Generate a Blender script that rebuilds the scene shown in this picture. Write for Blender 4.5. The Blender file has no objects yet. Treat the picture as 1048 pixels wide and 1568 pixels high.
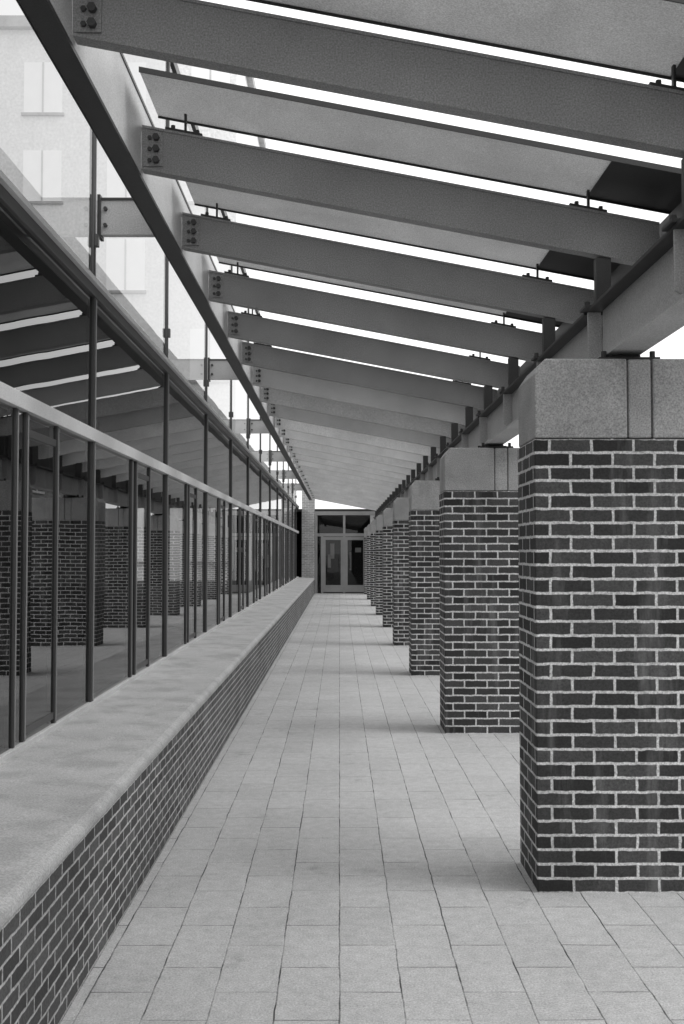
import bpy, math, random, bmesh
from mathutils import Vector
random.seed(4)
S=bpy.context.scene
R=math.radians

# ---------------------------------------------------------------- materials
def newmat(name):
    m=bpy.data.materials.new(name); m.use_nodes=True
    nt=m.node_tree; b=nt.nodes['Principled BSDF']
    return m,nt,b
def node(nt,t,**kw):
    n=nt.nodes.new(t)
    for k,v in kw.items(): setattr(n,k,v)
    return n
def g(v,a=1): return (v,v,v,a)
def mathn(nt,op,a,b=None,clamp=False):
    n=node(nt,'ShaderNodeMath',operation=op,use_clamp=clamp)
    for i,x in enumerate((a,b)):
        if x is None: continue
        if isinstance(x,(int,float)): n.inputs[i].default_value=x
        else: nt.links.new(x,n.inputs[i])
    return n.outputs[0]
def noise(nt,vec,scale,detail=4,rough=.6):
    n=node(nt,'ShaderNodeTexNoise'); n.inputs['Scale'].default_value=scale
    n.inputs['Detail'].default_value=detail; n.inputs['Roughness'].default_value=rough
    nt.links.new(vec,n.inputs['Vector']); return n.outputs['Fac']
def maprange(nt,v,a,b,c,d):
    n=node(nt,'ShaderNodeMapRange')
    nt.links.new(v,n.inputs[0])
    for i,x in enumerate((a,b,c,d)): n.inputs[i+1].default_value=x
    return n.outputs[0]

def plain(name,val,rough=.6,big=.2,fine=.15,metal=0,bump=.15,bs=60,fs=220,blotch=0,transl=0):
    m,nt,b=newmat(name)
    tc=node(nt,'ShaderNodeTexCoord').outputs['Object']
    n1=noise(nt,tc,1.7,6,.65); n2=noise(nt,tc,fs,2,.6)
    f1=maprange(nt,n1,.3,.7,1-big,1+big); f2=maprange(nt,n2,.3,.7,1-fine,1+fine)
    v=mathn(nt,'MULTIPLY',mathn(nt,'MULTIPLY',f1,f2),val)
    if blotch:
        v=mathn(nt,'MULTIPLY',v,maprange(nt,noise(nt,tc,3.3,5,.6),.48,.62,1,1-blotch))
    nt.links.new(v,b.inputs['Base Color'])
    b.inputs['Roughness'].default_value=rough; b.inputs['Metallic'].default_value=metal
    bp=node(nt,'ShaderNodeBump'); bp.inputs['Strength'].default_value=bump; bp.inputs['Distance'].default_value=.004
    nt.links.new(noise(nt,tc,bs,5,.7),bp.inputs['Height']); nt.links.new(bp.outputs[0],b.inputs['Normal'])
    if transl:
        t=node(nt,'ShaderNodeBsdfTranslucent'); nt.links.new(v,t.inputs[0])
        mx=node(nt,'ShaderNodeMixShader'); mx.inputs[0].default_value=transl
        nt.links.new(b.outputs[0],mx.inputs[1]); nt.links.new(t.outputs[0],mx.inputs[2])
        nt.links.new(mx.outputs[0],nt.nodes['Material Output'].inputs['Surface'])
    return m

def brickmat(name,c1,c2,mortar,bw=.203,rh=.0677,ms=.0085,streak=0):
    m,nt,b=newmat(name)
    uv=node(nt,'ShaderNodeUVMap').outputs[0]
    tc=node(nt,'ShaderNodeTexCoord').outputs['Object']
    nz=node(nt,'ShaderNodeTexNoise'); nz.inputs['Scale'].default_value=22; nz.inputs['Detail'].default_value=4
    nt.links.new(uv,nz.inputs['Vector'])
    sub=node(nt,'ShaderNodeVectorMath',operation='SUBTRACT'); nt.links.new(nz.outputs['Color'],sub.inputs[0]); sub.inputs[1].default_value=(.5,.5,.5)
    sc=node(nt,'ShaderNodeVectorMath',operation='SCALE'); nt.links.new(sub.outputs[0],sc.inputs[0]); sc.inputs['Scale'].default_value=.012
    add=node(nt,'ShaderNodeVectorMath',operation='ADD'); nt.links.new(uv,add.inputs[0]); nt.links.new(sc.outputs[0],add.inputs[1])
    br=node(nt,'ShaderNodeTexBrick',offset=.5,squash=1)
    br.inputs['Scale'].default_value=1; br.inputs['Brick Width'].default_value=bw; br.inputs['Row Height'].default_value=rh
    br.inputs['Mortar Size'].default_value=ms; br.inputs['Mortar Smooth'].default_value=.45; br.inputs['Bias'].default_value=-.1
    br.inputs['Color1'].default_value=g(c1); br.inputs['Color2'].default_value=g(c2); br.inputs['Mortar'].default_value=g(mortar)
    nt.links.new(add.outputs[0],br.inputs['Vector'])
    f1=maprange(nt,noise(nt,tc,1.3,6,.7),.3,.7,.7,1.35)
    f2=maprange(nt,noise(nt,tc,90,4,.75),.25,.75,.4,1.6)
    v=node(nt,'ShaderNodeVectorMath',operation='SCALE'); nt.links.new(br.outputs['Color'],v.inputs[0])
    nt.links.new(mathn(nt,'MULTIPLY',f1,f2),v.inputs['Scale'])
    col=v.outputs[0]
    if streak:
        mp=node(nt,'ShaderNodeMapping'); mp.inputs['Scale'].default_value=(7,7,1.1); nt.links.new(tc,mp.inputs[0])
        s1=maprange(nt,noise(nt,mp.outputs[0],1,5,.65),.55,.8,0,streak)
        mx=node(nt,'ShaderNodeMix',data_type='RGBA'); nt.links.new(s1,mx.inputs[0]); nt.links.new(col,mx.inputs[6]); mx.inputs[7].default_value=g(.5)
        col=mx.outputs[2]
    nt.links.new(col,b.inputs['Base Color'])
    b.inputs['Roughness'].default_value=.8
    h=mathn(nt,'ADD',mathn(nt,'MULTIPLY',br.outputs['Fac'],-1.0),mathn(nt,'MULTIPLY',noise(nt,tc,160,4,.7),.35))
    bp=node(nt,'ShaderNodeBump'); bp.inputs['Strength'].default_value=.7; bp.inputs['Distance'].default_value=.005
    nt.links.new(h,bp.inputs['Height']); nt.links.new(bp.outputs[0],b.inputs['Normal'])
    return m

def pavemat():
    m,nt,b=newmat('paver')
    tc=node(nt,'ShaderNodeTexCoord').outputs['Object']
    sep=node(nt,'ShaderNodeSeparateXYZ'); nt.links.new(tc,sep.inputs[0])
    com=node(nt,'ShaderNodeCombineXYZ'); nt.links.new(sep.outputs['Y'],com.inputs['X']); nt.links.new(sep.outputs['X'],com.inputs['Y'])
    nz=node(nt,'ShaderNodeTexNoise'); nz.inputs['Scale'].default_value=6; nz.inputs['Detail'].default_value=5
    nt.links.new(tc,nz.inputs['Vector'])
    sub=node(nt,'ShaderNodeVectorMath',operation='SUBTRACT'); nt.links.new(nz.outputs['Color'],sub.inputs[0]); sub.inputs[1].default_value=(.5,.5,.5)
    sc=node(nt,'ShaderNodeVectorMath',operation='SCALE'); nt.links.new(sub.outputs[0],sc.inputs[0]); sc.inputs['Scale'].default_value=.014
    add=node(nt,'ShaderNodeVectorMath',operation='ADD'); nt.links.new(com.outputs[0],add.inputs[0]); nt.links.new(sc.outputs[0],add.inputs[1])
    br=node(nt,'ShaderNodeTexBrick',offset=.5,squash=1)
    br.inputs['Scale'].default_value=1; br.inputs['Brick Width'].default_value=.46; br.inputs['Row Height'].default_value=.229
    br.inputs['Mortar Size'].default_value=.0040; br.inputs['Mortar Smooth'].default_value=.4
    br.inputs['Color1'].default_value=g(.44); br.inputs['Color2'].default_value=g(.485); br.inputs['Mortar'].default_value=g(1)
    nt.links.new(add.outputs[0],br.inputs['Vector'])
    jd=maprange(nt,noise(nt,tc,3.1,5,.75),.40,.60,.05,.38)
    mixc=node(nt,'ShaderNodeMix',data_type='FLOAT')
    bw=node(nt,'ShaderNodeRGBToBW'); nt.links.new(br.outputs['Color'],bw.inputs[0])
    nt.links.new(br.outputs['Fac'],mixc.inputs[0]); nt.links.new(bw.outputs[0],mixc.inputs[2]); nt.links.new(jd,mixc.inputs[3])
    f1=maprange(nt,noise(nt,tc,.9,7,.7),.3,.7,.88,1.10)
    f2=maprange(nt,noise(nt,tc,120,4,.9),.25,.75,.36,1.62)
    f3=maprange(nt,noise(nt,tc,18,5,.7),.3,.7,.86,1.12)
    st=maprange(nt,noise(nt,tc,2.9,6,.7),.60,.72,1,.74)
    v=mathn(nt,'MULTIPLY',mathn(nt,'MULTIPLY',mathn(nt,'MULTIPLY',mathn(nt,'MULTIPLY',f1,f2),f3),st),mixc.outputs[0])
    nt.links.new(v,b.inputs['Base Color']); b.inputs['Roughness'].default_value=.75
    h=mathn(nt,'ADD',mathn(nt,'MULTIPLY',br.outputs['Fac'],-1.0),mathn(nt,'MULTIPLY',noise(nt,tc,120,4,.7),.4))
    bp=node(nt,'ShaderNodeBump'); bp.inputs['Strength'].default_value=.5; bp.inputs['Distance'].default_value=.004
    nt.links.new(h,bp.inputs['Height']); nt.links.new(bp.outputs[0],b.inputs['Normal'])
    return m

def glassmat(name,ior,tint=1.0,wob=.12):
    m=bpy.data.materials.new(name); m.use_nodes=True; nt=m.node_tree
    nt.nodes.remove(nt.nodes['Principled BSDF']); out=nt.nodes['Material Output']
    fr=node(nt,'ShaderNodeFresnel'); fr.inputs['IOR'].default_value=ior
    tr=node(nt,'ShaderNodeBsdfTransparent'); tr.inputs[0].default_value=g(tint)
    gl=node(nt,'ShaderNodeBsdfGlossy'); gl.inputs['Roughness'].default_value=0.0; gl.inputs[0].default_value=g(.95)
    tc=node(nt,'ShaderNodeTexCoord').outputs['Object']
    bp=node(nt,'ShaderNodeBump'); bp.inputs['Strength'].default_value=wob; bp.inputs['Distance'].default_value=.01
    nt.links.new(noise(nt,tc,1.2,1,.4),bp.inputs['Height']); nt.links.new(bp.outputs[0],gl.inputs['Normal'])
    mx=node(nt,'ShaderNodeMixShader'); nt.links.new(fr.outputs[0],mx.inputs[0]); nt.links.new(tr.outputs[0],mx.inputs[1]); nt.links.new(gl.outputs[0],mx.inputs[2])
    nt.links.new(mx.outputs[0],out.inputs['Surface'])
    return m

M={}
M['brick']=brickmat('dark_brick',.024,.085,.66,streak=.35)
M['brick_low']=brickmat('wall_brick',.045,.11,.48,bw=.16,rh=.0545,ms=.0065)
M['brick_pale']=brickmat('pier_brick',.34,.45,.7)
M['brick_mid']=brickmat('building_brick',.09,.15,.30)
M['conc']=plain('cast_concrete',.42,.8,.18,.34,bump=.3,fs=130,blotch=.14)
M['ledge']=plain('ledge_concrete',.44,.8,.14,.26,bump=.2,bs=45,fs=130,blotch=.2)
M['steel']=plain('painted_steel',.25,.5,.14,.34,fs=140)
M['steel_haze1']=plain('hazed_steel_b',.45,.5,.14,.3,fs=130)  # rafter steel with far-end haze put into a paler colour
M['steel_haze2']=plain('hazed_steel_c',.80,.5,.14,.2,fs=130)  # palest rafter tone, haze at the far end put into the colour
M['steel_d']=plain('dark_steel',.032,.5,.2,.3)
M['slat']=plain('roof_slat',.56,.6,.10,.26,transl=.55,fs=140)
M['plate']=plain('bracket_plate',.44,.5,.14,.28,fs=140)
M['frame']=plain('window_frame_metal',.055,.4,.15,.15)
M['frame_l']=plain('rail_metal',.58,.4,.1,.2)
M['frame_m']=plain('cap_metal',.22,.4,.1,.12)
M['door_fr']=plain('door_frame_metal',.36,.4,.1,.12)
M['pave']=pavemat()
M['ground']=plain('ground_concrete',.42,.9,.2,.2)
M['grass']=plain('lawn',.08,.9,.4,.4)
M['glass']=glassmat('window_glass',2.15,.55)
M['glass_door']=glassmat('door_pane',1.45,.6,.05)
M['glass_hi']=glassmat('screen_glass',1.35,.58)
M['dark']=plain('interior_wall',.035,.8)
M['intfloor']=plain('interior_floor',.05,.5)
M['white']=plain('light_shape_white',.75,.7,.1,.05)  # white of the light shapes in the door glass
M['pale']=plain('pale_render',.80,.8,.06,.12,fs=8)
M['palewin']=plain('sky_reflection_pane',.97,.6,.03,.05)  # near-white colour stands for sky reflected in the window glass

# ---------------------------------------------------------------- mesh builder
class MB:
    def __init__(s): s.v=[];s.f=[];s.m=[];s.mats=[]
    def mi(s,m):
        if m not in s.mats: s.mats.append(m)
        return s.mats.index(m)
    def prism(s,poly,axis,a,b,mat):
        def P(p,t):
            return {'x':(t,p[0],p[1]),'y':(p[0],t,p[1]),'z':(p[0],p[1],t)}[axis]
        n=len(poly); o=len(s.v)
        s.v+= [P(p,a) for p in poly]+[P(p,b) for p in poly]
        fs=[tuple(range(o,o+n)),tuple(range(o+2*n-1,o+n-1,-1))]
        for i in range(n):
            j=(i+1)%n; fs.append((o+i,o+n+i,o+n+j,o+j))
        s.f+=fs; s.m+=[s.mi(mat)]*len(fs)
    def box(s,x0,x1,y0,y1,z0,z1,mat):
        s.prism([(x0,z0),(x1,z0),(x1,z1),(x0,z1)],'y',y0,y1,mat)
    def cyl(s,c,axis,r,l,mat,n=8):
        a={'x':0,'y':1,'z':2}[axis]
        uv=[c[i] for i in range(3) if i!=a]
        s.prism([(uv[0]+r*math.cos(2*math.pi*k/n),uv[1]+r*math.sin(2*math.pi*k/n)) for k in range(n)],axis,c[a],c[a]+l,mat)
    def rod(s,p,q,r,mat,n=8):
        p=Vector(p);q=Vector(q);d=(q-p).normalized()
        u=d.orthogonal().normalized(); w=d.cross(u); o=len(s.v)
        for t in (p,q):
            for k in range(n):
                an=2*math.pi*k/n; s.v.append(tuple(t+r*(math.cos(an)*u+math.sin(an)*w)))
        fs=[tuple(range(o,o+n)),tuple(range(o+2*n-1,o+n-1,-1))]+[(o+i,o+n+i,o+n+(i+1)%n,o+(i+1)%n) for i in range(n)]
        s.f+=fs; s.m+=[s.mi(mat)]*len(fs)
    def obj(s,name,parent=None,bevel=0,seg=2,recalc=True):
        me=bpy.data.meshes.new(name); me.from_pydata(s.v,[],s.f)
        for m in s.mats: me.materials.append(M[m])
        me.polygons.foreach_set('material_index',s.m)
        bm=bmesh.new(); bm.from_mesh(me)
        if recalc: bmesh.ops.recalc_face_normals(bm,faces=bm.faces)
        else: bm.normal_update()
        uvl=bm.loops.layers.uv.new('UVMap')
        for f in bm.faces:
            n=f.normal; a=max(range(3),key=lambda i:abs(n[i]))
            for l in f.loops:
                c=l.vert.co
                l[uvl].uv={0:(c.y,c.z),1:(c.x,c.z),2:(c.x,c.y)}[a]
        bm.to_mesh(me); bm.free()
        o=bpy.data.objects.new(name,me); S.collection.objects.link(o)
        if parent: o.parent=parent
        if bevel:
            md=o.modifiers.new('b','BEVEL'); md.width=bevel; md.segments=seg; md.limit_method='ANGLE'
        return o
def empty(name):
    e=bpy.data.objects.new(name,None); S.collection.objects.link(e); return e

END=40.8
# ---------------------------------------------------------------- ground
b=MB(); b.box(-400,400,-400,400,-.3,-.012,'ground'); b.obj('ground')
b=MB(); b.box(-.96,6.0,-6,60,-.2,0,'pave'); b.obj('pavement')
b=MB(); b.box(8,13,-40,80,-.2,-.004,'grass'); b.obj('lawn')

# ---------------------------------------------------------------- brick pillars
rh=.0677
BT=32*rh
CX0=.943
for i in range(-1,9):
    y0=5.03+4.35*i
    e=empty('brick_pillar')
    b=MB(); b.box(CX0,CX0+1.218,y0,y0+.48,-.05,BT,'brick'); b.obj('brick_shaft',e,.004,1)
    b=MB()
    z0=BT; z1=2.557; a=CX0+.004
    xe=CX0+1.21
    b.prism([(a,z0+.003),(a+.447,z0+.003),(a+.447,z1),(a+.05,z1),(a,z1-.07)],'y',y0+.004,y0+.476,'conc')
    b.box(a+.455,a+.565,y0+.008,y0+.472,z0+.003,z1-.002,'conc')
    b.box(a+.573,xe,y0+.004,y0+.476,z0+.003,z1,'conc')
    b.box(a+.44,a+.58,y0+.03,y0+.45,z0+.01,z1-.02,'conc')
    b.obj('concrete_cap',e,.008)
    b=MB()
    b.box(1.28,1.58,y0+.08,y0+.40,z1,z1+.022,'steel_d')
    b.box(1.36,1.50,y0+.14,y0+.34,z1+.022,2.60,'steel_d')
    for xx in (1.31,1.55):
        for yy in (y0+.11,y0+.37): b.cyl((xx,yy,z1+.02),'z',.014,.035,'steel_d',6)
    b.obj('steel_saddle',e)

# ---------------------------------------------------------------- low wall
e=empty('low_brick_wall')
b=MB()
y=-3.0
for yj in (5.38,14.1,22.8,31.5,END):
    b.box(-1.60,-.964,y,yj-.005,-.05,.545,'brick_low'); y=yj+.005
b.box(-1.58,-.972,-2.9,END-.1,-.04,.54,'frame_m')
b.obj('brickwork',e)
b=MB()
y=-3.0
while y<END:
    y2=min(y+2.9,END)
    b.prism([(-1.62,.546),(-.958,.546),(-.958,.575),(-.968,.592),(-.99,.602),(-1.62,.628)],'y',y+.002,y2-.002,'ledge'); y=y2
b.obj('concrete_ledge',e,.010)

# ---------------------------------------------------------------- glazed building
e=empty('glazed_building')
XF=-1.63
fr=MB()
ZA0,ZA1=2.335,2.415
ZB0,ZB1=3.28,3.38
mains=[6.79+2.9*k for k in range(-3,12)]
XG=XF+.016
for my in mains:
    fr.box(XF-.02,XF+.034,my-.032,my+.032,.63,ZB0,'frame')
    fr.box(XF+.034,XF+.041,my-.010,my+.010,.66,ZB0-.01,'frame_m')
    fr.box(XF-.01,XF+.026,my-.024,my+.024,ZB1,6.3,'frame')
    fr.box(XF+.026,XF+.032,my-.008,my+.008,ZB1,6.3,'frame_m')
    fr.box(XF+.026,XF+.050,my-.022,my+.022,3.62,3.70,'frame')
    if my<END-3:
        for dy,w in ((1.30,.018),(1.47,.024),(2.05,.018)):
            fr.box(XF-.02,XF+.026,my+dy-w,my+dy+w,.63,ZA0,'frame')
            fr.box(XF+.026,XF+.032,my+dy-w*.35,my+dy+w*.35,.66,ZA0-.01,'frame_m')
        fr.box(XF-.02,XF+.022,my+1.495,my+2.031,ZA0-.12,ZA0-.08,'frame')
        fr.box(XF-.02,XF+.022,my+1.495,my+2.031,.68,.72,'frame')
fr.box(XF-.05,XF+.042,-3,END,.60,.655,'frame_l')
fr.box(XF-.05,XF+.050,-3,END,ZA0,ZA1,'frame_l')
fr.box(XF-.06,XF+.042,-3,END,ZB0,ZB1-.035,'frame')
fr.box(XF-.06,XF+.070,-3,END,ZB1-.035,ZB1,'frame_l')
fr.box(XF-.04,XF+.04,-3,END,6.3,6.4,'frame')
fr.obj('window_frames',e,.002,1)
def sheets(mats,z0,z1,x,name):
    q=MB()
    for k in range(len(mains)-1):
        y0=mains[k]+.03;y1=min(mains[k+1],END)-.03
        j=random.uniform(-.003,.003)
        o=len(q.v); q.v+=[(x,y0,z0),(x,y1,z0),(x+j,y1,z1),(x+j,y0,z1)]; q.f.append((o,o+1,o+2,o+3)); q.m.append(q.mi(mats))
    q.obj(name,e,recalc=False)
sheets('glass',.64,ZA0,XG,'lower_glass')
sheets('glass',ZA1,ZB0,XG,'upper_glass')
sheets('glass_hi',ZB1,6.3,XG,'screen_glass')
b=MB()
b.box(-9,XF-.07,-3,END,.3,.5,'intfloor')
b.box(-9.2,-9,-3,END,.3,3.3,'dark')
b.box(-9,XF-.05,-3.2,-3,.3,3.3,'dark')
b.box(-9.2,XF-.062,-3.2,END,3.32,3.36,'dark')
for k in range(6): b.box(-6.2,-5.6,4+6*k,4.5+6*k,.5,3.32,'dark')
b.obj('interior_room',e)

# ---------------------------------------------------------------- canopy
e=empty('steel_canopy')
RY=[7.0+1.45*k for k in range(-4,24)]
SL=.19
def zb(x): return 3.66-SL*(x+.97)
RH=.24
XR=1.72
b=MB(); sl=MB(); hw=MB()
for ry in RY:
    st='steel' if ry<12.5 else ('steel_haze1' if ry<17 else 'steel_haze2')  # far rafters coloured paler to imitate bright haze
    x0=-1.065;x1=XR
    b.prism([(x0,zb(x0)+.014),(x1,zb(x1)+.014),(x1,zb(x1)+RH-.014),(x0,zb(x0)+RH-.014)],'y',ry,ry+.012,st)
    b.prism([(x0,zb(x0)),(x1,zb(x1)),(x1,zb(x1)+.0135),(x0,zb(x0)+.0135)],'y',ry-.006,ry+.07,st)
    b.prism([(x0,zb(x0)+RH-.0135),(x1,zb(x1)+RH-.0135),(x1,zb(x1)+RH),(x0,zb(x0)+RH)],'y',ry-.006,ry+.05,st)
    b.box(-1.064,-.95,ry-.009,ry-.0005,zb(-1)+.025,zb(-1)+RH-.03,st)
    for k in range(3):
        z=zb(-1)+.055+.062*k
        hw.cyl((-.985,ry-.034,z),'y',.019,.025,'steel_d',6)
        hw.cyl((-1.02,ry-.020,z),'y',.012,.012,'steel_d',6)
    h=.115
    ya,yb=ry-.425,ry+.12
    for xs0,xs1,mt in ((-1.0,1.36,'slat'),(1.361,1.85,'steel_d')):  # right slat ends made dark and opaque to imitate shade there
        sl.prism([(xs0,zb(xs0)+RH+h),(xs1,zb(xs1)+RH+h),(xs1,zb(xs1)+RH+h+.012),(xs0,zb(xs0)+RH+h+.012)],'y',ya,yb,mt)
    xs0,xs1=-1.0,1.85
    for yy in (ya-.006,yb):
        sl.prism([(xs0,zb(xs0)+RH+h-.012),(xs1,zb(xs1)+RH+h-.012),(xs1,zb(xs1)+RH+h+.016),(xs0,zb(xs0)+RH+h+.016)],'y',yy,yy+.006,'steel_d')
    for xc in (-.84,1.34):
        hw.box(xc,xc+.012,ry+.02,ry+.045,zb(xc)+RH-.01,zb(xc)+RH+h,'steel_d')
        hw.prism([(xc-.10,zb(xc-.1)+RH+.001),(xc+.10,zb(xc+.1)+RH+.001),(xc+.10,zb(xc+.1)+RH+.016),(xc-.10,zb(xc-.1)+RH+.016)],'y',ry,ry+.05,'steel_d')
        hw.cyl((xc-.06,ry+.02,zb(xc-.06)+RH+.012),'z',.012,.025,'steel_d',6)
        hw.cyl((xc+.07,ry+.02,zb(xc+.07)+RH+.01),'z',.012,.025,'steel_d',6)
    hw.box(1.38,1.46,ry+.01,ry+.06,2.925,zb(1.46)+.002,'steel_d')
    hw.box(1.31,1.53,ry-.03,ry+.10,2.921,2.935,'steel_d')
    for xx in (1.335,1.505): hw.cyl((xx,ry+.03,2.935),'z',.014,.03,'steel_d',6)
    hw.prism([(1.335,2.905),(1.405,2.905),(1.405,2.62),(1.335,2.66)],'y',ry+.015,ry+.03,'plate')
b.obj('rafters',e)
sl.obj('roof_slats',e); hw.obj('fixings',e)
b=MB()
YA,YB=-3,END-.3
b.box(-1.088,-1.070,YA,YB,3.645,4.05,'plate')
b.box(-1.17,-1.065,YA,YB,3.625,3.645,'steel_d')
b.box(-1.17,-1.065,YA,YB,4.05,4.07,'steel_d')
b.box(-1.175,-1.1705,YA,YB,3.62,3.68,'steel_d')
b.obj('ledger_channel',e)
b=MB()
for k in range(-1,6):
    yy=7.0+5.8*k-.15
    b.box(-1.60,-1.09,yy,yy+.06,3.72,3.95,'plate')
    b.box(-1.60,-1.09,yy-.01,yy+.08,3.95,3.965,'steel_d')
    b.box(-1.60,-1.58,yy-.03,yy+.09,3.70,3.98,'steel_d')
    for z in (3.78,3.89): b.cyl((-1.55,yy-.02,z),'y',.014,.02,'steel_d',6)
b.obj('outriggers',e)
b=MB()
for k in range(-2,9):
    ya=5.03+4.35*k+.60; yb=ya+4.35-.10
    if yb>YB: yb=YB
    if ya>=YB: break
    b.box(1.405,1.425,ya,yb,2.62,2.905,'plate')
    b.box(1.33,1.50,ya,yb,2.602,2.62,'plate')
    b.box(1.33,1.50,ya,yb,2.905,2.92,'steel_d')
b.obj('eaves_girder',e)
b=MB()
b.prism([(1.76,3.05),(2.05,3.05),(2.05,3.46),(1.90,3.48),(1.90,3.40),(1.76,3.42)],'y',YA,YB,'steel_d')
b.obj('shade_gutter',e)  # gutter box added, bottom dropped, to darken the rafter ends

# ---------------------------------------------------------------- end entrance
e=empty('entrance_door')
b=MB(); q=MB(); Y=END
X0,X1=-.96,1.50
F='door_fr'
b.box(X0,X0+.10,Y,Y+.12,0,3.05,F); b.box(X1-.30,X1,Y,Y+.12,0,3.05,'frame_l')
b.box(X0,X1,Y-.01,Y+.13,3.05,3.2,F)
b.box(X0+.1,X1-.3,Y+.01,Y+.11,2.22,2.34,F)
for x in (-.72,.14,1.02): b.box(x,x+.09,Y+.005,Y+.115,0,3.05 if x==.14 else 2.22,F)
for x0,x1 in ((-.63,.14),(.23,1.02)):
    b.box(x0,x0+.09,Y+.02,Y+.08,.05,2.2,F); b.box(x1-.09,x1,Y+.02,Y+.08,.05,2.2,F)
    b.box(x0+.09,x1-.09,Y+.02,Y+.08,.05,.32,F); b.box(x0+.09,x1-.09,Y+.02,Y+.08,2.08,2.2,F)
    b.rod((x1-.16 if x0<0 else x0+.16,Y-.04,.95),(x1-.16 if x0<0 else x0+.16,Y-.04,1.35),.018,'steel_d')
b.obj('door_frame',e)
q.v=[(X0,Y+.05,0),(X1-.3,Y+.05,0),(X1-.3,Y+.05,3.05),(X0,Y+.05,3.05)];q.f=[(0,1,2,3)];q.m=[q.mi('glass_door')]; q.obj('door_glass',e,recalc=False)
b=MB()
b.box(X0-1,X1+1,Y+5,Y+5.2,0,3.2,'dark'); b.box(X0-1,X1+1,Y+.2,Y+5,3.2,3.3,'dark')
b.box(X0-1.2,X0-1,Y+.2,Y+5,0,3.2,'dark'); b.box(X1+1,X1+1.2,Y+.2,Y+5,0,3.2,'dark'); b.box(X0-1,X1+1,Y+.13,Y+5,.001,.01,'intfloor')
b.obj('lobby',e)
b=MB()
b.box(-.36,-.20,Y+.4,Y+.41,1.35,1.95,'white'); b.box(-.46,-.34,Y+.42,Y+.43,1.0,1.5,'white'); b.box(.62,.85,Y+.4,Y+.41,1.6,1.78,'white'); b.box(.40,.46,Y+.4,Y+.41,.9,1.6,'conc')
b.obj('door_light_shapes',e)  # invented pale sheets stand for light shapes in the door glass
e=empty('brick_pier')
b=MB(); b.box(-1.47,-.97,END-.01,END+.5,0,4.2,'brick_pale'); b.obj('brickwork',e)
b=MB(); b.box(-1.5,-.94,END-.03,END+.52,4.2,4.28,'conc'); b.obj('coping',e)

# ---------------------------------------------------------------- background buildings
def bldg(name,x0,x1,y0,y1,h,mat,win,wx,wz,face,zs=1.2):
    e=empty(name)
    b=MB(); b.box(x0,x1,y0,y1,0,h,mat); b.obj('walls',e)
    b=MB(); b.box(x0-.3,x1+.3,y0-.3,y1+.3,h,h+.5,'conc'); b.obj('parapet',e)
    b=MB()
    z=zs
    while z+wz<h-.5:
        if face=='y':
            x=x0+1.2
            while x+wx<x1:
                b.box(x,x+wx,y0-.03,y0+.1,z,z+wz,win); b.box(x-.1,x+wx+.1,y0-.1,y0-.002,z-.12,z,'conc'); b.box(x+wx/2-.04,x+wx/2+.04,y0-.05,y0-.031,z,z+wz,'frame_l'); x+=wx*2.2
        else:
            y=y0+1.2
            while y+wx<y1:
                b.box(x0-.03,x0+.1,y,y+wx,z,z+wz,win); b.box(x0-.1,x0-.002,y-.1,y+wx+.1,z-.12,z,'conc'); b.box(x0-.05,x0-.031,y+wx/2-.04,y+wx/2+.04,z,z+wz,'frame_l'); y+=wx*2.2
        z+=wz+1.7
    b.obj('windows',e)
bldg('rendered_building',-34,-4.6,46,60,25,'pale','palewin',1.7,2.3,'y')
bldg('brick_building',13,24,-20,70,7.5,'brick_mid','dark',1.6,2.0,'x')

# ---------------------------------------------------------------- world / sun
w=bpy.data.worlds.new('World'); S.world=w; w.use_nodes=True; nt=w.node_tree
bg=nt.nodes['Background']
sk=node(nt,'ShaderNodeTexSky',sky_type='NISHITA'); sk.sun_disc=False
EL,AZ=50,100
sk.sun_elevation=R(EL); sk.sun_rotation=R(AZ); sk.dust_density=4
bw=node(nt,'ShaderNodeRGBToBW'); nt.links.new(sk.outputs[0],bw.inputs[0])
v=mathn(nt,'ADD',mathn(nt,'MULTIPLY',bw.outputs[0],.35),9.8)
nt.links.new(v,bg.inputs['Color']); bg.inputs['Strength'].default_value=.13
L=bpy.data.lights.new('sun','SUN'); L.energy=1.5; L.angle=R(26); L.color=(1,1,1)
o=bpy.data.objects.new('sun',L); S.collection.objects.link(o)
d=Vector((math.sin(R(AZ))*math.cos(R(EL)),math.cos(R(AZ))*math.cos(R(EL)),math.sin(R(EL))))
o.rotation_euler=d.to_track_quat('Z','Y').to_euler()

c=bpy.data.cameras.new('camera'); co=bpy.data.objects.new('camera',c); S.collection.objects.link(co)
co.location=(0,0,1.62); co.rotation_euler=(R(90+2.18),0,R(-.14))
c.sensor_fit='VERTICAL'; c.sensor_height=36; c.sensor_width=24; c.lens=36.73; c.clip_end=1500; c.clip_start=.05
S.camera=co
S.view_settings.view_transform='Standard'; S.view_settings.look='None'; S.view_settings.exposure=0
